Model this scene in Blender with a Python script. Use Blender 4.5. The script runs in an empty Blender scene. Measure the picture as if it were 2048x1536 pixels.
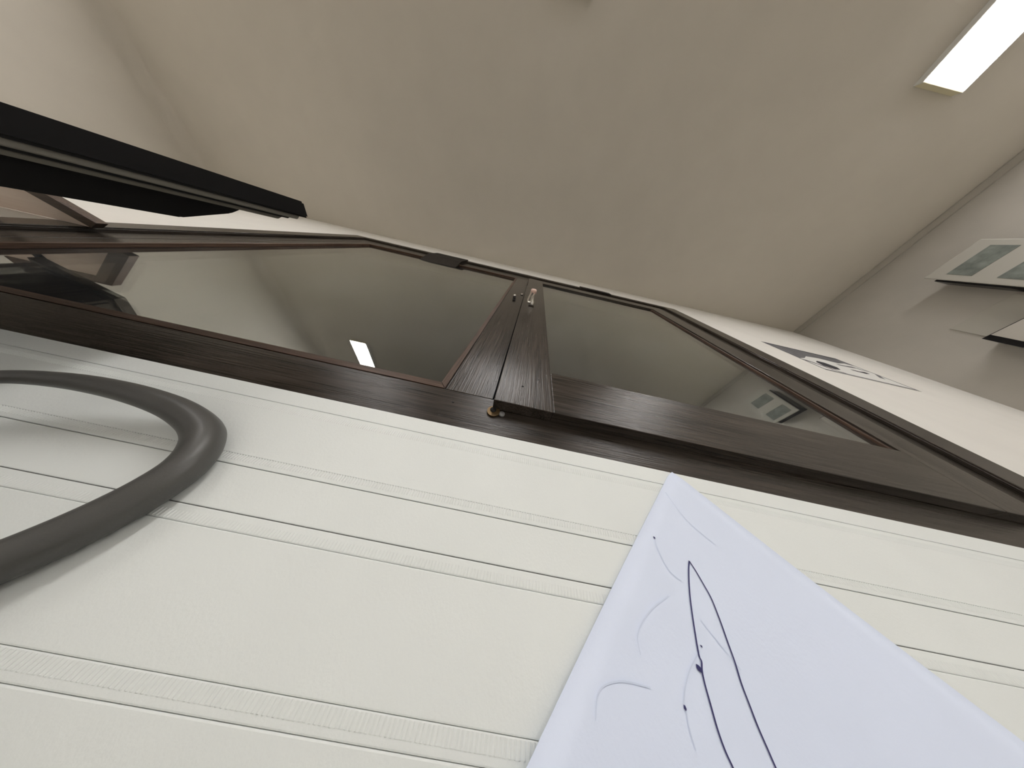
import bpy, bmesh, math, random
from mathutils import Matrix, Vector
random.seed(7)
S = bpy.context.scene
COL = S.collection
D = 0.18            # metres from the lens to the window wall: one room unit
HC = 0.82           # lens height above the floor

# ------------------------------------------------------------------ camera
# world axes: X along the window wall, Y towards it, Z up
FPX = 349.354
M = ((0.97632892, -0.1790805, 0.12129312),
     (0.21541547, 0.75467913, -0.61972219),
     (0.01944277, 0.6311811, 0.77539177))      # world -> lens (x right, y down, z forward)
cam = bpy.data.cameras.new('camera')
cam.sensor_width = 36.0
cam.lens = FPX / 2048.0 * 36.0
cam.clip_start = 0.002
cam.clip_end = 50
camo = bpy.data.objects.new('camera', cam)
COL.objects.link(camo)
rot = Matrix(((M[0][0], -M[1][0], -M[2][0]),
              (M[0][1], -M[1][1], -M[2][1]),
              (M[0][2], -M[1][2], -M[2][2])))
camo.matrix_world = Matrix.Translation((0, 0, HC)) @ rot.to_4x4()
S.camera = camo

# ------------------------------------------------------------------ world (night outside)
w = bpy.data.worlds.new('night')
S.world = w
w.use_nodes = True
w.node_tree.nodes['Background'].inputs[0].default_value = (0.10, 0.14, 0.25, 1)
w.node_tree.nodes['Background'].inputs[1].default_value = 0.02

# ------------------------------------------------------------------ exposure
S.view_settings.view_transform = 'Standard'
S.view_settings.look = 'None'
S.view_settings.exposure = 0.0
S.view_settings.gamma = 1.0
S.view_settings.use_curve_mapping = False
LAMP = 31.0         # emission of the ceiling lamp diffusers

# ------------------------------------------------------------------ helpers
def ray(px, py):
    v = (px - 1024.0, py - 768.0, FPX)
    return Vector([sum(M[k][i] * v[k] for k in range(3)) for i in range(3)])

def on_wall(px, py, y=1.0):
    r = ray(px, py)
    return r * (y / r.y)

def at_z(px, py, z):
    r = ray(px, py)
    return r * (z / r.z)

def W(p):                      # room units -> metres
    return Vector((p[0] * D, p[1] * D, p[2] * D + HC))

def newmat(name):
    m = bpy.data.materials.new(name)
    m.use_nodes = True
    nt = m.node_tree
    return m, nt, nt.nodes['Principled BSDF']

def N(nt, t, **kw):
    n = nt.nodes.new(t)
    for k, v in kw.items():
        setattr(n, k, v)
    return n

def plain(name, col, rough=0.5, metal=0.0, noise=0.0, scale=40, bump=0.0, spec=0.5, bscale=300):
    m, nt, b = newmat(name)
    b.inputs['Base Color'].default_value = (*col, 1)
    b.inputs['Roughness'].default_value = rough
    b.inputs['Metallic'].default_value = metal
    b.inputs['Specular IOR Level'].default_value = spec
    tc = N(nt, 'ShaderNodeTexCoord')
    if noise:
        nz = N(nt, 'ShaderNodeTexNoise'); nz.inputs['Scale'].default_value = scale
        nz.inputs['Detail'].default_value = 5
        nt.links.new(tc.outputs['Object'], nz.inputs['Vector'])
        r = N(nt, 'ShaderNodeValToRGB')
        r.color_ramp.elements[0].position = 0.3; r.color_ramp.elements[1].position = 0.7
        r.color_ramp.elements[0].color = (*[c * (1 - noise) for c in col], 1)
        r.color_ramp.elements[1].color = (*[min(1, c * (1 + noise)) for c in col], 1)
        nt.links.new(nz.outputs[0], r.inputs[0]); nt.links.new(r.outputs[0], b.inputs['Base Color'])
    if bump:
        n2 = N(nt, 'ShaderNodeTexNoise'); n2.inputs['Scale'].default_value = bscale
        n2.inputs['Detail'].default_value = 3
        nt.links.new(tc.outputs['Object'], n2.inputs['Vector'])
        bp = N(nt, 'ShaderNodeBump'); bp.inputs['Strength'].default_value = bump
        bp.inputs['Distance'].default_value = 0.002
        nt.links.new(n2.outputs[0], bp.inputs['Height']); nt.links.new(bp.outputs[0], b.inputs['Normal'])
    return m

def wood(name, axis, dark, light, rough=0.22, scale=1.7, bump=0.45):
    m, nt, b = newmat(name)
    tc = N(nt, 'ShaderNodeTexCoord')
    mp = N(nt, 'ShaderNodeMapping')
    s = [260 * scale] * 3
    s[axis] = 7 * scale
    mp.inputs['Scale'].default_value = s
    nt.links.new(tc.outputs['Object'], mp.inputs['Vector'])
    nz = N(nt, 'ShaderNodeTexNoise'); nz.inputs['Scale'].default_value = 1.0
    nz.inputs['Detail'].default_value = 6; nz.inputs['Roughness'].default_value = 0.6
    nt.links.new(mp.outputs[0], nz.inputs['Vector'])
    mp2 = N(nt, 'ShaderNodeMapping')
    s2 = [26 * scale] * 3
    s2[axis] = 1.6 * scale
    mp2.inputs['Scale'].default_value = s2
    nt.links.new(tc.outputs['Object'], mp2.inputs['Vector'])
    n3 = N(nt, 'ShaderNodeTexNoise'); n3.inputs['Scale'].default_value = 1.0; n3.inputs['Detail'].default_value = 3
    nt.links.new(mp2.outputs[0], n3.inputs['Vector'])
    mx = N(nt, 'ShaderNodeMix', data_type='FLOAT'); mx.inputs[0].default_value = 0.35
    nt.links.new(nz.outputs[0], mx.inputs[2]); nt.links.new(n3.outputs[0], mx.inputs[3])
    r = N(nt, 'ShaderNodeValToRGB')
    r.color_ramp.elements[0].position = 0.36; r.color_ramp.elements[1].position = 0.66
    r.color_ramp.elements[0].color = (*dark, 1); r.color_ramp.elements[1].color = (*light, 1)
    nt.links.new(mx.outputs[0], r.inputs[0]); nt.links.new(r.outputs[0], b.inputs['Base Color'])
    b.inputs['Roughness'].default_value = rough
    b.inputs['Specular IOR Level'].default_value = 0.28
    bp = N(nt, 'ShaderNodeBump'); bp.inputs['Strength'].default_value = bump
    bp.inputs['Distance'].default_value = 0.0012
    nt.links.new(nz.outputs[0], bp.inputs['Height']); nt.links.new(bp.outputs[0], b.inputs['Normal'])
    return m

def emit(name, col, strength):
    m, nt, b = newmat(name)
    b.inputs['Base Color'].default_value = (0.9, 0.9, 0.9, 1)
    b.inputs['Emission Color'].default_value = (*col, 1)
    b.inputs['Emission Strength'].default_value = strength
    return m

def glass(name):
    m = bpy.data.materials.new(name); m.use_nodes = True
    nt = m.node_tree; nt.nodes.clear()
    out = N(nt, 'ShaderNodeOutputMaterial')
    g = N(nt, 'ShaderNodeBsdfGlass'); g.inputs['IOR'].default_value = 1.52
    g.inputs['Roughness'].default_value = 0.0
    g.inputs['Color'].default_value = (0.97, 0.98, 0.97, 1)
    d = N(nt, 'ShaderNodeBsdfDiffuse'); d.inputs['Color'].default_value = (0.8, 0.8, 0.78, 1)
    tc = N(nt, 'ShaderNodeTexCoord')
    v = N(nt, 'ShaderNodeTexVoronoi'); v.inputs['Scale'].default_value = 42
    nt.links.new(tc.outputs['Object'], v.inputs['Vector'])
    lt = N(nt, 'ShaderNodeMath', operation='LESS_THAN'); lt.inputs[1].default_value = 0.035
    nt.links.new(v.outputs['Distance'], lt.inputs[0])
    mu = N(nt, 'ShaderNodeMath', operation='MULTIPLY_ADD'); mu.inputs[1].default_value = 0.25
    nz = N(nt, 'ShaderNodeTexNoise'); nz.inputs['Scale'].default_value = 6
    nt.links.new(tc.outputs['Object'], nz.inputs['Vector'])
    dust = N(nt, 'ShaderNodeMapRange'); dust.inputs[1].default_value = 0.4; dust.inputs[2].default_value = 0.8
    dust.inputs[3].default_value = 0.006; dust.inputs[4].default_value = 0.03
    nt.links.new(nz.outputs[0], dust.inputs[0])
    nt.links.new(lt.outputs[0], mu.inputs[0]); nt.links.new(dust.outputs[0], mu.inputs[2])
    mix = N(nt, 'ShaderNodeMixShader')
    nt.links.new(mu.outputs[0], mix.inputs[0]); nt.links.new(g.outputs[0], mix.inputs[1]); nt.links.new(d.outputs[0], mix.inputs[2])
    nt.links.new(mix.outputs[0], out.inputs[0])
    return m

DK, LT = (0.010, 0.008, 0.006), (0.072, 0.058, 0.047)
MAT = dict(
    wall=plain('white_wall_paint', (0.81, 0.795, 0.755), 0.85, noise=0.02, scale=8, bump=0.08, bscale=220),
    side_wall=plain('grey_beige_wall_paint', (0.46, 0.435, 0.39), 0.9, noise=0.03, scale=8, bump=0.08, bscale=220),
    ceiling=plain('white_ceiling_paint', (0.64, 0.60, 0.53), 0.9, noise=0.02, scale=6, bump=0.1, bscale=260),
    floor=plain('grey_carpet', (0.45, 0.42, 0.37), 0.95, noise=0.15, scale=120, bump=0.3),
    wood_x=wood('dark_wood_grain_along', 0, DK, LT),
    wood_z=wood('dark_wood_grain_upright', 2, DK, LT),
    bead_x=wood('reddish_bead_grain_along', 0, (0.03, 0.016, 0.010), (0.14, 0.085, 0.058), 0.45),
    bead_z=wood('reddish_bead_grain_upright', 2, (0.03, 0.016, 0.010), (0.14, 0.085, 0.058), 0.45),
    shelf_x=wood('brown_shelf_edge', 0, (0.04, 0.022, 0.013), (0.13, 0.08, 0.05), 0.5),
    cabinet=wood('dull_brown_cabinet', 2, (0.06, 0.05, 0.035), (0.15, 0.125, 0.09), 0.6),
    tan=wood('pale_beige_veneer', 0, (0.80, 0.64, 0.54), (0.92, 0.78, 0.67), 0.5, 0.4, 0.05),
    gap=plain('black_rubber_seal', (0.006, 0.006, 0.006), 0.8),
    glass=glass('window_glass'),
    duct=plain('white_pvc', (0.80, 0.83, 0.81), 0.55, noise=0.015, scale=14, bump=0.06, bscale=700, spec=0.35),
    seam=plain('grey_seam', (0.30, 0.30, 0.30), 0.8),
    paper=plain('cool_white_paper', (0.76, 0.83, 0.985), 0.9, noise=0.012, scale=20, bump=0.05, bscale=400, spec=0.1),
    ink=plain('blue_black_ink', (0.03, 0.03, 0.13), 0.6),
    faint=plain('faint_show_through', (0.68, 0.75, 0.90), 0.9, spec=0.1),
    cable=plain('dark_grey_rubber', (0.075, 0.073, 0.068), 0.42, noise=0.06, scale=60, bump=0.05, bscale=900),
    black=plain('black_plastic', (0.004, 0.004, 0.005), 0.32, noise=0.1, scale=60, bump=0.03, bscale=900, spec=0.3),
    silver=plain('dull_silver_plastic', (0.20, 0.19, 0.165), 0.4, metal=0.5),
    screen=plain('dark_screen', (0.006, 0.006, 0.008), 0.15),
    chrome=plain('polished_nickel', (0.75, 0.72, 0.68), 0.18, metal=1.0),
    copper=plain('pinkish_plastic_cap', (0.72, 0.50, 0.42), 0.4),
    brass=plain('worn_brass', (0.13, 0.085, 0.04), 0.5, metal=0.7, noise=0.2),
    white=plain('white_enamel', (0.82, 0.82, 0.80), 0.4),
    cap=plain('cream_end_cap', (0.80, 0.74, 0.52), 0.5),
    lamp=emit('lit_diffuser', (1.0, 0.97, 0.95), LAMP),
    sheet=plain('white_print_paper', (0.78, 0.78, 0.76), 0.8, noise=0.02, scale=20),
    grey_print=plain('grey_print', (0.26, 0.26, 0.25), 0.8, noise=0.25, scale=30),
    dark_print=plain('dark_print', (0.02, 0.02, 0.03), 0.8, noise=0.2, scale=30),
    mid_print=plain('mid_grey_print', (0.14, 0.14, 0.15), 0.8, noise=0.3, scale=25),
    frame_white=plain('pale_frame', (0.43, 0.415, 0.37), 0.5),
    beige_board=plain('beige_board', (0.44, 0.42, 0.37), 0.8),
    dark_vent=plain('dark_brown_vent', (0.018, 0.014, 0.011), 0.6, noise=0.2, spec=0.2),
    desk=plain('light_grey_laminate', (0.78, 0.77, 0.75), 0.45, noise=0.03, scale=30),
    green_print=plain('grey_green_photo', (0.17, 0.19, 0.17), 0.6, noise=0.3, scale=40),
)

def thing(name, label, cat, base=(0, 0, 0), group=None):
    o = bpy.data.objects.new(name, None)
    COL.objects.link(o)
    o.location = W(base)
    o.empty_display_size = 0.05
    o['label'] = label; o['category'] = cat
    if group: o['group'] = group
    return o

def struct_empty(name, base=(0, 0, 0), label=None):
    o = bpy.data.objects.new(name, None); COL.objects.link(o)
    o.location = W(base); o.empty_display_size = 0.05
    o['kind'] = 'structure'
    if label: o['label'] = label
    return o

def world_loc(o):
    v = o.location.copy()
    while o.parent:
        o = o.parent
        v += o.location
    return v

def link(name, bm, mat, parent=None, smooth=False, label=None, kind=None):
    bmesh.ops.recalc_face_normals(bm, faces=bm.faces)
    off = world_loc(parent) if parent else Vector((0, 0, 0))
    for v in bm.verts: v.co -= off
    me = bpy.data.meshes.new(name); bm.to_mesh(me); bm.free()
    me.materials.append(MAT[mat])
    if smooth:
        for p in me.polygons: p.use_smooth = True
    o = bpy.data.objects.new(name, me); COL.objects.link(o)
    if parent: o.parent = parent
    if label: o['label'] = label
    if kind: o['kind'] = kind
    return o

def tag(o, label, cat, group=None):
    o['label'] = label; o['category'] = cat
    if group: o['group'] = group
    return o

def add_box(bm, x0, x1, y0, y1, z0, z1, bev=0.0):
    vs = [bm.verts.new(W((x, y, z))) for x in (x0, x1) for y in (y0, y1) for z in (z0, z1)]
    fs = [(0, 1, 3, 2), (4, 6, 7, 5), (0, 4, 5, 1), (2, 3, 7, 6), (0, 2, 6, 4), (1, 5, 7, 3)]
    nf = [bm.faces.new([vs[i] for i in f]) for f in fs]
    if bev:
        es = set(e for f in nf for e in f.edges)
        bmesh.ops.bevel(bm, geom=list(es), offset=bev * D, segments=2, affect='EDGES', profile=0.6)

def box(name, x0, x1, y0, y1, z0, z1, mat, parent=None, bev=0.006, **kw):
    bm = bmesh.new(); add_box(bm, x0, x1, y0, y1, z0, z1, bev)
    return link(name, bm, mat, parent, **kw)

def add_prism(bm, poly, ext):
    """poly: room-unit points in a plane; ext: room-unit extrusion vector"""
    e = Vector(ext)
    a = [bm.verts.new(W(p)) for p in poly]
    b = [bm.verts.new(W(Vector(p) + e)) for p in poly]
    n = len(a)
    bm.faces.new(a); bm.faces.new(list(reversed(b)))
    for i in range(n):
        bm.faces.new((a[i], a[(i + 1) % n], b[(i + 1) % n], b[i]))

def prism(name, poly, ext, mat, parent=None, **kw):
    bm = bmesh.new(); add_prism(bm, poly, ext)
    return link(name, bm, mat, parent, **kw)

def catmull(pts, n=10):
    pts = [Vector(p) for p in pts]
    out = []
    for i in range(len(pts) - 1):
        p0 = pts[max(i - 1, 0)]; p1 = pts[i]; p2 = pts[i + 1]; p3 = pts[min(i + 2, len(pts) - 1)]
        for k in range(n):
            t = k / n
            out.append(0.5 * ((2 * p1) + (p2 - p0) * t + (2 * p0 - 5 * p1 + 4 * p2 - p3) * t * t
                              + (3 * p1 - p0 - 3 * p2 + p3) * t ** 3))
    out.append(pts[-1])
    return out

def add_tube(bm, pts, rad, seg=16):
    pts = [Vector(p) for p in pts]
    rings = []
    up = Vector((0.1, 1, 0.2)).normalized()
    for i, p in enumerate(pts):
        t = (pts[min(i + 1, len(pts) - 1)] - pts[max(i - 1, 0)]).normalized()
        a = (up - t * up.dot(t)).normalized(); b = t.cross(a); up = a
        r = rad[i] if isinstance(rad, (list, tuple)) else rad
        rings.append([bm.verts.new(W(p + (a * math.cos(2 * math.pi * k / seg) + b * math.sin(2 * math.pi * k / seg)) * r)) for k in range(seg)])
    for i in range(len(rings) - 1):
        for k in range(seg):
            bm.faces.new((rings[i][k], rings[i][(k + 1) % seg], rings[i + 1][(k + 1) % seg], rings[i + 1][k]))
    bm.faces.new(list(reversed(rings[0]))); bm.faces.new(rings[-1])

def tube(name, pts, rad, mat, parent=None, seg=16, smooth=True, **kw):
    bm = bmesh.new(); add_tube(bm, pts, rad, seg)
    return link(name, bm, mat, parent, smooth=smooth, **kw)

# ------------------------------------------------------------------ the room shell
XL, XR, YB, ZC, ZF = -14.5, 12.9, -22.0, 9.74, -HC / D
OX0, OX1, OZ0, OZ1 = -6.5, 5.3, 0.55, 7.84       # window opening

def struct(name, boxes, mat):
    bm = bmesh.new()
    for b in boxes: add_box(bm, *b)
    o = link(name, bm, mat); o['kind'] = 'structure'
    return o

struct('wall_front', [(XL - 1, OX0, 1, 1.26, ZF, ZC), (OX1, XR + 1, 1, 1.26, ZF, ZC),
                      (OX0, OX1, 1, 1.26, ZF, OZ0), (OX0, OX1, 1, 1.26, OZ1, ZC)], 'wall')
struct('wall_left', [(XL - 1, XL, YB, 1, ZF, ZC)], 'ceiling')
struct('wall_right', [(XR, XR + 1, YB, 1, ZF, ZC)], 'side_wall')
struct('wall_back', [(XL - 1, XR + 1, YB - 1, YB, ZF, ZC)], 'wall')
struct('floor', [(XL - 1, XR + 1, YB - 1, 2, ZF - 0.5, ZF)], 'floor')
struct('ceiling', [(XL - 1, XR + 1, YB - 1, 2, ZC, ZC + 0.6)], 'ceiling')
# slim cornice strip under the ceiling on the right wall
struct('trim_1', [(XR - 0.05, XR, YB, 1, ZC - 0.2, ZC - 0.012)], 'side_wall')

# soft plaster cove where the left wall meets the ceiling
bm = bmesh.new()
CR = 0.34
arc = [(XL + 0.002 + CR - CR * math.cos(a), ZC - CR + CR * math.sin(a)) for a in [k * math.pi / 24 for k in range(13)]]
rows = [[bm.verts.new(W((x, y, z))) for x, z in arc] for y in (YB, 1)]
for k in range(len(arc) - 1):
    bm.faces.new((rows[0][k], rows[0][k + 1], rows[1][k + 1], rows[1][k]))
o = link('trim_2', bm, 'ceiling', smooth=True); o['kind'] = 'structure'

# ------------------------------------------------------------------ the window
win = struct_empty('window_1', (0, 1.04, 0.6))
CF = 0.985                         # casing face
box('casing', -6.93, OX0, CF, 1.02, 0.62, 8.05, 'wood_z', win)
box('casing', OX1, 5.82, CF, 1.02, 0.62, 8.05, 'wood_z', win)
box('casing', OX0, OX1, CF, 1.02, OZ1, 8.05, 'wood_x', win)
box('reveal_lining', OX0, OX0 + 0.03, 1.0, 1.04, 0.66, OZ1, 'wood_z', win)
box('reveal_lining', OX1 - 0.03, OX1, 1.0, 1.04, 0.66, OZ1, 'wood_z', win)
box('reveal_lining', OX0 + 0.03, OX1 - 0.03, 1.0, 1.04, OZ1 - 0.03, OZ1, 'wood_x', win)
# fixed frame
YW = 1.04
box('bottom_rail', OX0, OX1, YW, 1.2, 0.55, 1.025, 'wood_x', win, bev=0.003)
box('head_rail', OX0, OX1, YW, 1.2, 7.14, OZ1, 'wood_x', win)
box('jamb', OX0, -6.08, YW, 1.2, 1.025, 7.14, 'wood_z', win)
box('jamb', -6.05, -5.80, YW, 1.2, 1.025, 7.14, 'wood_z', win)
box('jamb', 4.74, OX1, YW, 1.2, 1.025, 7.14, 'wood_z', win)
box('mullion', -0.498, -0.10, YW - 0.003, 1.2, 1.025, 7.14, 'wood_z', win, bev=0.004)
# glazing beads of the fixed light, set off by a narrow dark joint
box('seal', -6.08, -6.05, YW + 0.02, 1.1, 1.025, 7.14, 'gap', win, bev=0)
box('seal', -5.80, -0.498, YW + 0.012, 1.08, 1.025, 1.037, 'gap', win, bev=0)
box('seal', -0.513, -0.498, YW + 0.012, 1.08, 1.037, 7.14, 'gap', win, bev=0)
b1 = 0.05
prism('glazing_bead', [(-5.80, YW, 1.036), (-0.514, YW, 1.036), (-0.566, YW, 1.098), (-5.74, YW, 1.098)], (0, b1, 0), 'bead_x', win)
prism('glazing_bead', [(-0.509, YW, 1.036), (-0.509, YW, 7.14), (-0.563, YW, 7.08), (-0.563, YW, 1.102)], (0, b1, 0), 'bead_z', win)
prism('glazing_bead', [(-5.80, YW, 1.036), (-5.74, YW, 1.098), (-5.74, YW, 7.08), (-5.80, YW, 7.14)], (0, b1, 0), 'bead_z', win)
prism('glazing_bead', [(-5.80, YW, 7.14), (-5.74, YW, 7.08), (-0.566, YW, 7.08), (-0.514, YW, 7.14)], (0, b1, 0), 'bead_x', win)
box('pane', -5.80, -0.5, 1.092, 1.112, 1.03, 7.13, 'glass', win, bev=0)
box('pane', -5.80, -0.5, 1.165, 1.185, 1.03, 7.13, 'glass', win, bev=0)
# opening sash, standing proud of the frame
SY = 0.936
sash = link('sash', (lambda bm: (add_box(bm, -0.082, 0.380, SY, YW - 0.004, 0.922, 6.95, 0.006), bm)[1])(bmesh.new()), 'wood_z', win)
box('sash_rail', 0.380, 4.08, SY, YW - 0.004, 0.922, 1.448, 'wood_x', sash)
box('sash_rail', 0.380, 4.08, SY, YW - 0.004, 6.50, 6.95, 'wood_x', sash)
box('sash_stile', 4.08, 4.57, SY, YW - 0.004, 0.922, 6.95, 'wood_z', sash)
box('glazing_bead', 4.03, 4.08, SY + 0.02, SY + 0.045, 1.448, 6.50, 'bead_z', sash, bev=0)
box('pane', 0.375, 4.085, 0.978, 0.992, 1.44, 6.505, 'glass', sash, bev=0)
box('pane', 0.375, 4.085, 1.018, 1.032, 1.44, 6.505, 'glass', sash, bev=0)
# vent box on the head of the fixed light and hinge cover on the sash
vb = bmesh.new()
add_prism(vb, [(-3.80, 0.955, 8.08), (-3.80, 1.05, 8.08), (-3.80, 1.088, 6.72), (-3.80, 0.955, 7.35)], (1.22, 0, 0))
vent = link('vent_box', vb, 'dark_vent', win)
for k in range(3):
    box('vent_groove', -3.76, -2.62, 0.950, 0.956, 7.45 + k * 0.18, 7.48 + k * 0.18, 'gap', vent, bev=0)
box('hinge_cover', 1.92, 3.12, 0.960, 0.986, 7.80, 8.10, 'dark_vent', win)
# lever handle on the sash
q = 0.936
hd = link('handle', (lambda bm: (add_tube(bm, catmull([(0.104, SY, 3.70), (0.095, 0.85, 3.71), (0.088, 0.75, 3.72), (0.088, 0.70, 3.73)], 4), [0.047] * 4 + [0.033] * 5 + [0.042] * 4, 16), bm)[1])(bmesh.new()), 'chrome', win, smooth=True)
box('rosette', 0.05, 0.155, SY - 0.012, SY, 3.60, 3.82, 'dark_vent', hd, bev=0.005)
bm = bmesh.new()
add_tube(bm, catmull([(0.048, 0.716, 3.68), (0.026, 0.725, 3.37), (0.014, 0.738, 3.14), (0.040, 0.742, 3.06), (0.066, 0.738, 3.14), (0.080, 0.725, 3.37), (0.112, 0.716, 3.68)], 6), 0.016, 10)
link('lever', bm, 'chrome', hd, smooth=True)
tube('end_cap', [(0.086, 0.726, 3.72), (0.089, 0.67, 3.74), (0.089, 0.66, 3.74)], [0.056, 0.054, 0.042], 'copper', hd, 20)
# small fittings on the mullion: a ring and a short chain of hook eyes
def ring(name, c, r, t, mat, parent):
    pts = [Vector(c) + Vector((math.cos(a) * r, 0, math.sin(a) * r * 1.3)) for a in [k * math.pi / 9 for k in range(19)]]
    return tube(name, pts, t, mat, parent, 8)
ring('hook_eye', (-0.155, 1.022, 4.83), 0.026, 0.010, 'chrome', win)
for k in range(3):
    ring('chain_link', (-0.31 + 0.014 * k, 1.022, 4.55 - 0.20 * k), 0.026, 0.011, 'chrome' if k == 0 else 'gap', win)
# corner latch of worn brass at the foot of the mullion
lat = link('corner_latch', (lambda bm: (add_tube(bm, [(-0.067, 1.025, 0.893), (-0.067, 1.037, 0.893)], 0.05, 20), bm)[1])(bmesh.new()), 'brass', win)
tube('screw', [(-0.072, 1.019, 0.902), (-0.072, 1.03, 0.902)], 0.024, 'gap', lat, 12)
tube('screw', [(0.0, 1.025, 0.885), (0.0, 1.04, 0.885)], 0.022, 'seam', lat, 12)
for p in ((0.121, 1.148), (0.259, 1.289)):
    tube('nail_hole', [(p[0], SY - 0.0015, p[1]), (p[0], SY + 0.001, p[1])], 0.009, 'gap', sash, 8)
tube('nail_hole', [(-0.389, 1.0385, 0.906), (-0.389, 1.041, 0.906)], 0.009, 'gap', win, 8)

# ------------------------------------------------------------------ cable trunking under the window
TF = 0.94
tr = thing('cable_trunking', 'white plastic cable trunking with ribbed joints under the dark wooden window', 'cable trunking', (0, 1.0, -1.0))
TX0, TX1 = -9.0, 9.0
box('trunking_body', TX0, TX1, TF + 0.006, 0.998, -1.0, 0.630, 'seam', tr, bev=0)
def lid(z0, z1, name='lid'):
    box(name, TX0, TX1, TF, TF + 0.02, z0 * TF, z1 * TF, 'duct', tr, bev=0.003)
lid(0.5775, 0.672, 'edge_profile')
lid(0.279, 0.5745)
lid(0.2375, 0.2785, 'joint_profile')
lid(0.0865, 0.2345)
lid(0.0365, 0.0835, 'joint_profile')
lid(-0.2205, 0.036)
lid(-0.262, -0.221, 'joint_profile')
lid(-1.05, -0.2625, 'edge_profile')
def ribs(z0, z1):
    bm = bmesh.new()
    pitch = 0.0120
    n = int((4.6 + 3.6) / pitch)
    zz0, zz1 = z0 * TF, z1 * TF
    for i in range(n):
        x = -3.6 + i * pitch
        a = [bm.verts.new(W(p)) for p in ((x, TF - 0.0002, zz0), (x + pitch * .6, TF - 0.0002, zz0), (x + pitch * .3, TF - 0.0016, zz0))]
        b = [bm.verts.new(W(p)) for p in ((x, TF - 0.0002, zz1), (x + pitch * .6, TF - 0.0002, zz1), (x + pitch * .3, TF - 0.0016, zz1))]
        bm.faces.new((a[0], a[2], b[2], b[0])); bm.faces.new((a[2], a[1], b[1], b[2]))
        bm.faces.new(a); bm.faces.new(b)
    o = link('ribbed_strip', bm, 'duct', tr, kind='stuff')
ribs(0.522, 0.552); ribs(0.254, 0.279); ribs(0.040, 0.064); ribs(-0.247, -0.223)

# ------------------------------------------------------------------ desk below the lens
DZ = -0.40
dk = thing('desk', 'light grey office desk under the black monitor', 'desk', (-2.0, -1.6, ZF))
box('desk_top', -9.2, 4.6, -3.6, 0.72, DZ - 0.14, DZ, 'desk', dk, bev=0.02)
for lx in (-8.9, 4.3):
    for ly in (-3.3, 0.45):
        box('leg', lx - 0.14, lx + 0.14, ly - 0.14, ly + 0.14, ZF, DZ - 0.14, 'silver', dk, bev=0.02)

# ------------------------------------------------------------------ sheet of paper hung corner up on the trunking
PT = Vector((1.205, 0, 0.690)) * 0.932
du = Vector((-0.7155, 0, -0.6985)).normalized()      # long edge
dv = Vector((0.7035, 0, -0.7105)).normalized()       # short edge
def ysurf(x, z):
    a = (x - PT.x) * dv.x + (z - PT.z) * dv.z
    b = (x - PT.x) * du.x + (z - PT.z) * du.z
    return 0.932 - 0.04 * max(0, a - 0.35) ** 2 - 0.05 * max(0, b - 0.55) ** 2
def on_paper(px, py):
    r = ray(px, py); y = 0.93
    for _ in range(12):
        p = r * (y / r.y); y = ysurf(p.x, p.z)
    return r * (y / r.y)
pap = thing('paper_sheet', 'white sheet of paper with ink lines hanging corner up on the trunking', 'paper', (PT.x, 0.93, PT.z))
bm = bmesh.new()
LU, LV, nu, nv = 1.65, 1.167, 24, 18
grid = {}
for i in range(nu + 1):
    for j in range(nv + 1):
        p = PT + du * (LU * i / nu) + dv * (LV * j / nv)
        if i == 0 and j == 0: p = PT + Vector((0, 0, -0.012))
        grid[i, j] = bm.verts.new(W((p.x, ysurf(p.x, p.z), p.z)))
for i in range(nu):
    for j in range(nv):
        bm.faces.new((grid[i, j], grid[i + 1, j], grid[i + 1, j + 1], grid[i, j + 1]))
sh = link('sheet', bm, 'paper', pap, smooth=True)
sm = sh.modifiers.new('thickness', 'SOLIDIFY'); sm.thickness = 0.0004; sm.offset = 0
def ink(name, pix, width, mat, lift=0.004):
    pts = catmull([on_paper(*q) for q in pix], 8)
    bm = bmesh.new(); prev = None
    for i, p in enumerate(pts):
        t = (pts[min(i + 1, len(pts) - 1)] - pts[max(i - 1, 0)]).normalized()
        s = Vector((t.z, 0, -t.x)).normalized() * width / 2
        q = [bm.verts.new(W((e.x, p.y - lift, e.z))) for e in (p + s, p - s)]
        if prev: bm.faces.new((prev[0], q[0], q[1], prev[1]))
        prev = q
    return link(name, bm, mat, pap)
ink('ink_line', [(1377, 1122), (1376, 1140), (1377, 1175), (1381, 1215), (1389, 1270), (1396, 1310), (1401, 1322), (1402, 1340), (1407, 1365), (1418, 1405), (1432, 1455), (1447, 1498), (1466, 1540), (1500, 1620)], 0.0048, 'ink')
ink('ink_line', [(1377, 1122), (1390, 1142), (1404, 1166), (1421, 1197), (1438, 1240), (1452, 1280), (1467, 1322), (1480, 1365), (1495, 1405), (1513, 1452), (1532, 1496), (1552, 1542), (1590, 1625)], 0.0048, 'ink')
def blot(pix):
    prism('ink_blot', [on_paper(*q) - Vector((0, 0.0045, 0)) for q in pix], (0, 0.001, 0), 'ink', pap)
blot([(1390, 1327), (1394, 1329), (1399, 1334), (1403, 1343), (1401, 1345), (1395, 1341), (1391, 1335)])
blot([(1305, 1073), (1308, 1074), (1310, 1077), (1308, 1078)])
blot([(1365, 1408), (1368, 1410), (1371, 1417), (1370, 1421), (1366, 1416)])
blot([(1398, 1289), (1402, 1291), (1403, 1295), (1400, 1293)][::1])
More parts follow.
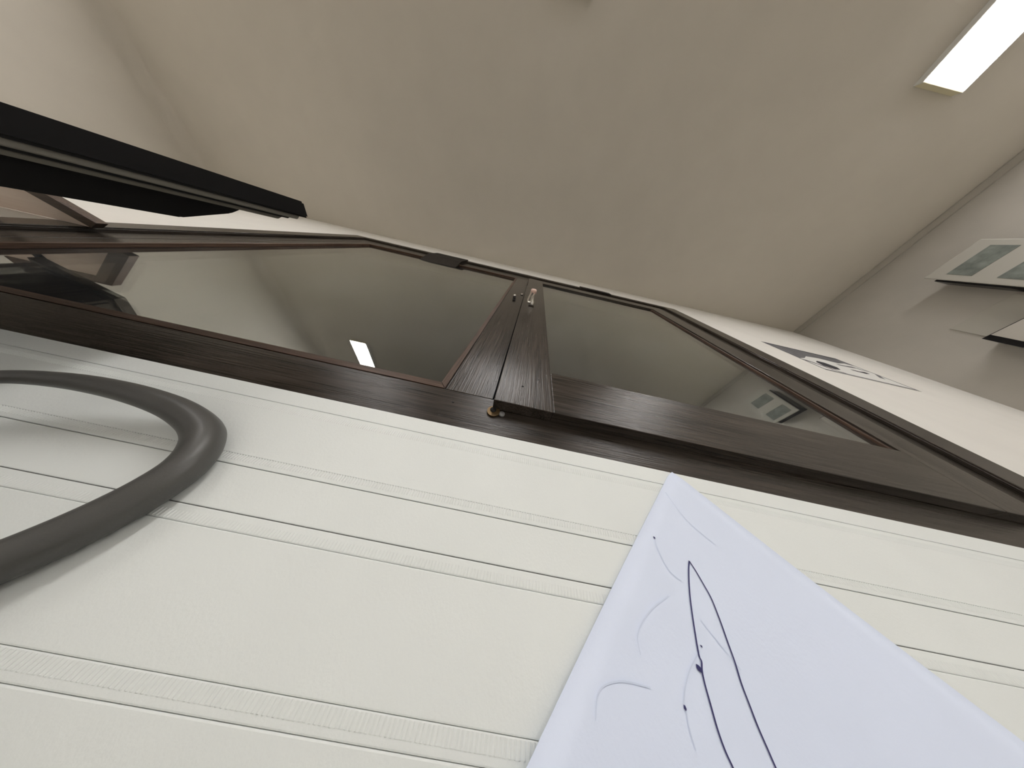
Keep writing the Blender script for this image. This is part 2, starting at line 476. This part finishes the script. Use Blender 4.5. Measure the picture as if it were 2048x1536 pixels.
for pix in ([(1309, 1082), (1320, 1110), (1338, 1142), (1362, 1162)],
            [(1336, 1192), (1300, 1220), (1275, 1265), (1280, 1310)],
            [(1190, 1440), (1198, 1380), (1240, 1362), (1300, 1375)],
            [(1398, 1300), (1378, 1340), (1368, 1380), (1366, 1405)],
            [(1371, 1422), (1378, 1460), (1390, 1500)],
            [(1400, 1240), (1440, 1290), (1480, 1340)],
            [(1330, 985), (1372, 1040), (1430, 1090)]):
    ink('faint_line', pix, 0.003, 'faint', 0.003)

# ------------------------------------------------------------------ looped dark cable in front of the trunking
cpts = [(-300, 800, .70, .022), (-120, 763, .74, .023), (0, 754, .77, .026), (90, 757, .785, .031), (180, 768, .80, .037), (270, 788, .82, .042), (340, 812, .85, .047),
        (385, 838, .87, .050), (407, 865, .882, .052), (402, 895, .882, .052), (375, 930, .882, .053), (325, 967, .88, .054), (255, 1008, .88, .055), (165, 1053, .88, .055),
        (60, 1100, .88, .055), (-40, 1140, .88, .055), (-140, 1178, .88, .055)]
cp = [(ray(a, b) * (y / ray(a, b).y), r) for a, b, y, r in cpts]
cp = [(Vector((-3.1, 0.62, DZ + 0.022)), .022), (Vector((-2.95, 0.64, -0.1)), .022), (Vector((-2.6, 0.67, 0.18)), .022)] + cp
path = catmull([p for p, r in cp], 8)
rads = []
for i in range(len(cp) - 1):
    rads += [cp[i][1] + (cp[i + 1][1] - cp[i][1]) * k / 8 for k in range(8)]
rads.append(cp[-1][1])
path.append(path[-1] + Vector((0, -0.01, -0.5))); rads.append(0.055)
bm = bmesh.new(); add_tube(bm, path, rads, 24)
tag(link('cable', bm, 'cable', smooth=True), 'thick dark grey rubber cable looping in front of the trunking', 'cable')

# ------------------------------------------------------------------ monitor seen edge-on
mon = thing('monitor', 'black flat monitor on the desk, seen along its side edge', 'monitor', (-3.7, 0.0, DZ))
LEAN = 0.13
def leaned(poly):           # (y offset, z) profile tilted back with height
    return poly
def mon_prism(name, prof, x0, x1, mat, bev=0.0):
    bm = bmesh.new()
    add_prism(bm, [(x0, y + LEAN * (z - 2.0), z) for y, z in prof], (x1 - x0, 0, 0))
    if bev: bmesh.ops.bevel(bm, geom=list(bm.edges), offset=bev * D, segments=2, affect='EDGES')
    return link(name, bm, mat, mon)
X1 = -2.14; X0 = -5.25
mon_prism('front_bezel', [(0.092, 2.0), (0.205, 1.985), (0.205, 0.06), (0.092, 0.06)], X0, X1, 'black', 0.012)
mon_prism('screen', [(0.0905, 1.92), (0.0925, 1.92), (0.0925, 0.16), (0.0905, 0.16)], X0 + 0.08, X1 - 0.08, 'screen')
mon_prism('silver_trim', [(0.203, 1.93), (0.232, 1.90), (0.232, 0.12), (0.203, 0.1)], X0 + 0.03, X1 - 0.025, 'silver', 0.004)
mon_prism('dark_groove', [(0.230, 1.86), (0.242, 1.84), (0.242, 0.14), (0.230, 0.14)], X0 + 0.06, X1 - 0.05, 'black')
mon_prism('silver_trim', [(0.240, 1.82), (0.262, 1.78), (0.262, 0.16), (0.240, 0.16)], X0 + 0.08, X1 - 0.07, 'silver', 0.004)
mon_prism('rear_cover', [(0.258, 1.74), (0.30, 1.66), (0.385, 1.38), (0.385, 0.35), (0.30, 0.2), (0.258, 0.18)], X0 + 0.32, X1 - 0.32, 'black', 0.01)
mon_prism('stand_neck', [(0.30, 0.9), (0.38, 0.9), (0.42, DZ + 0.03), (0.34, DZ + 0.03)], -4.0, -3.4, 'black', 0.01)
box('stand_base', -4.5, -2.9, -0.6, 0.45, DZ, DZ + 0.05, 'black', mon, bev=0.015)

# ------------------------------------------------------------------ shelf board by the left jamb
SZ = 2.62
shf = thing('wall_shelf', 'pale beige shelf board with brown edge beside the window jamb', 'shelf', (-7.5, 0.98, SZ))
A1, A2, B2, B1 = (-6.38, 0.98), (-6.20, 0.90), (-7.25, 0.27), (-7.36, 0.40)
prism('board', [(*A1, SZ + 0.02), (*B1, SZ + 0.02), (-8.9, 0.40, SZ + 0.02), (-8.9, 0.98, SZ + 0.02)], (0, 0, 0.06), 'tan', shf)
prism('edge_band', [(*p, SZ) for p in (A1, A2, B2, B1)], (0, 0, 0.09), 'shelf_x', shf)
prism('edge_band', [(*p, SZ) for p in (B1, B2, (-8.9, 0.27), (-8.9, 0.40))], (0, 0, 0.09), 'shelf_x', shf)
prism('bracket', [(-8.05, 0.975, SZ + 0.02), (-8.12, 0.975, SZ + 0.02), (-8.12, 0.5, SZ + 0.02), (-8.05, 0.5, SZ + 0.02)], (0, 0, -0.05), 'dark_print', shf)

# ------------------------------------------------------------------ dark cabinet at the far end of the desk
cab = thing('desk_cabinet', 'dark brown wooden cabinet standing on the desk, mirrored in the window', 'cabinet', (-7.0, 0.2, DZ))
ca, cb = Vector((-0.86, 0.51, 0)), Vector((-0.51, -0.86, 0))
c0 = Vector((-6.13, 0.40, DZ))
def cab_slab(name, u0, u1, v0, v1, z0, z1, mat, parent=cab):
    q = [c0 + ca * u + cb * v for u, v in ((u0, v0), (u1, v0), (u1, v1), (u0, v1))]
    return prism(name, [(p.x, p.y, z0) for p in q], (0, 0, z1 - z0), mat, parent)
cab_slab('body', 0.04, 0.74, 0.04, 1.7, DZ, 2.12, 'cabinet')
cab_slab('top', 0, 0.78, 0, 1.74, 2.12, 2.22, 'cabinet')
dr = cab_slab('door', 0.02, 0.04, 0.08, 0.86, DZ + 0.1, 2.08, 'cabinet')
dr2 = cab_slab('door', 0.02, 0.04, 0.88, 1.66, DZ + 0.1, 2.08, 'cabinet')
cab_slab('knob', -0.06, 0.02, 0.78, 0.84, 1.0, 1.08, 'silver', dr)
cab_slab('knob', -0.06, 0.02, 0.90, 0.96, 1.0, 1.08, 'silver', dr2)

# ------------------------------------------------------------------ ceiling lamps
def ceiling_lamp(x0, x1, y0, y1, label):
    t = thing('ceiling_lamp', label, 'lamp', ((x0 + x1) / 2, (y0 + y1) / 2, ZC), 'tube lamps on the ceiling')
    box('housing', x0 + 0.06, x1 - 0.06, y0 + 0.05, y1 - 0.05, ZC - 0.05, ZC, 'white', t)
    for xa, xb in ((x0, x0 + 0.03), (x1 - 0.03, x1)):
        box('side_rail', xa, xb, y0, y1, ZC - 0.15, ZC, 'white', t, bev=0.004)
    box('diffuser', x0 + 0.03, x1 - 0.03, y0 + 0.03, y1 - 0.03, ZC - 0.165, ZC - 0.05, 'lamp', t, bev=0.012)
    for ya, yb in ((y0, y0 + 0.03), (y1 - 0.03, y1)):
        box('end_cap', x0 + 0.03, x1 - 0.03, ya, yb, ZC - 0.15, ZC, 'cap', t, bev=0.004)
    return t
ceiling_lamp(8.74, 9.86, -12.6, -4.92, 'lit tube lamp on the ceiling near the pale wall box')
ceiling_lamp(-11.06, -9.94, -12.6, -4.92, 'lit tube lamp on the ceiling near the shelf wall, mirrored in the window')
ceiling_lamp(-1.16, -0.04, -12.6, -4.92, 'lit tube lamp between two others in the middle of the ceiling')

# ------------------------------------------------------------------ box and calendar on the right wall
pf = thing('wall_box', 'pale wall-mounted box with two grey panels and a black side', 'box', (XR, -1.9, 6.6))
def rwall(name, y0, y1, z0, z1, d0, d1, mat, parent, bev=0.004):
    return box(name, XR - d1, XR - d0, y0, y1, z0, z1, mat, parent, bev=bev)
rwall('body', -2.34, -1.355, 6.74, 7.92, 0.0, 0.46, 'black', pf, 0.01)
rwall('front_cover', -2.40, -1.40, 6.60, 8.14, 0.46, 0.51, 'frame_white', pf, 0.02)
rwall('grey_panel', -2.26, -1.55, 7.46, 7.86, 0.51, 0.518, 'green_print', pf, 0)
rwall('grey_panel', -2.26, -1.55, 6.72, 7.10, 0.51, 0.518, 'green_print', pf, 0)
cal = thing('wall_calendar', 'beige hanging wall calendar with a thick black-edged lower pad', 'calendar', (XR, -0.8, 4.6))
rwall('backing_sheet', -1.3, -0.30, 4.6, 6.85, 0.0, 0.03, 'beige_board', cal)
rwall('pad', -1.28, -0.22, 4.6, 6.05, 0.03, 0.50, 'black', cal)
rwall('top_page', -1.28, -0.34, 4.62, 6.03, 0.50, 0.515, 'side_wall', cal)

# ------------------------------------------------------------------ poster on the window wall
po = thing('poster', 'white landscape poster with grey and black print beside the window casing', 'poster', (8.2, 0.99, 4.2))
box('sheet', 7.05, 9.42, 0.994, 0.999, 4.19, 5.72, 'sheet', po, bev=0)
def pr(name, pts, mat, y=0.9925):
    prism(name, [(x, y, z) for x, z in pts], (0, 0.001, 0), mat, po)
pr('printed_border', [(7.06, 4.20), (9.41, 4.20), (9.41, 4.26), (7.06, 4.26)], 'mid_print')
pr('printed_border', [(7.06, 5.62), (9.41, 5.62), (9.41, 5.71), (7.06, 5.71)], 'dark_print')
pr('printed_border', [(7.06, 4.26), (7.10, 4.26), (7.10, 5.62), (7.06, 5.62)], 'dark_print')
pr('printed_border', [(9.36, 4.26), (9.41, 4.26), (9.41, 5.62), (9.36, 5.62)], 'mid_print')
pr('printed_shape', [(7.10, 5.62), (7.10, 4.75), (7.35, 4.85), (7.7, 5.1), (8.2, 5.2), (8.7, 5.15), (9.1, 5.3), (9.36, 5.25), (9.36, 5.62)], 'mid_print')
pr('printed_shape', [(7.42, 4.52), (7.6, 4.42), (7.85, 4.5), (7.98, 4.66), (7.9, 4.84), (7.7, 4.86), (7.5, 4.72)], 'dark_print')
pr('printed_shape', [(8.5, 4.72), (8.8, 4.68), (9.02, 4.76), (8.98, 4.83), (8.75, 4.77), (8.52, 4.79)], 'dark_print')
pr('printed_stroke', [(7.12, 4.72), (7.30, 4.62), (7.52, 4.34), (7.70, 4.27), (7.60, 4.27), (7.42, 4.34), (7.22, 4.58), (7.12, 4.62)], 'dark_print')
pr('printed_stroke', [(8.45, 5.02), (8.75, 5.05), (9.05, 5.12), (9.30, 5.02), (9.30, 4.94), (9.05, 5.03), (8.75, 4.97), (8.45, 4.95)], 'mid_print')
pr('printed_stroke', [(9.05, 4.62), (9.34, 4.88), (9.34, 4.78), (9.12, 4.56)], 'mid_print')
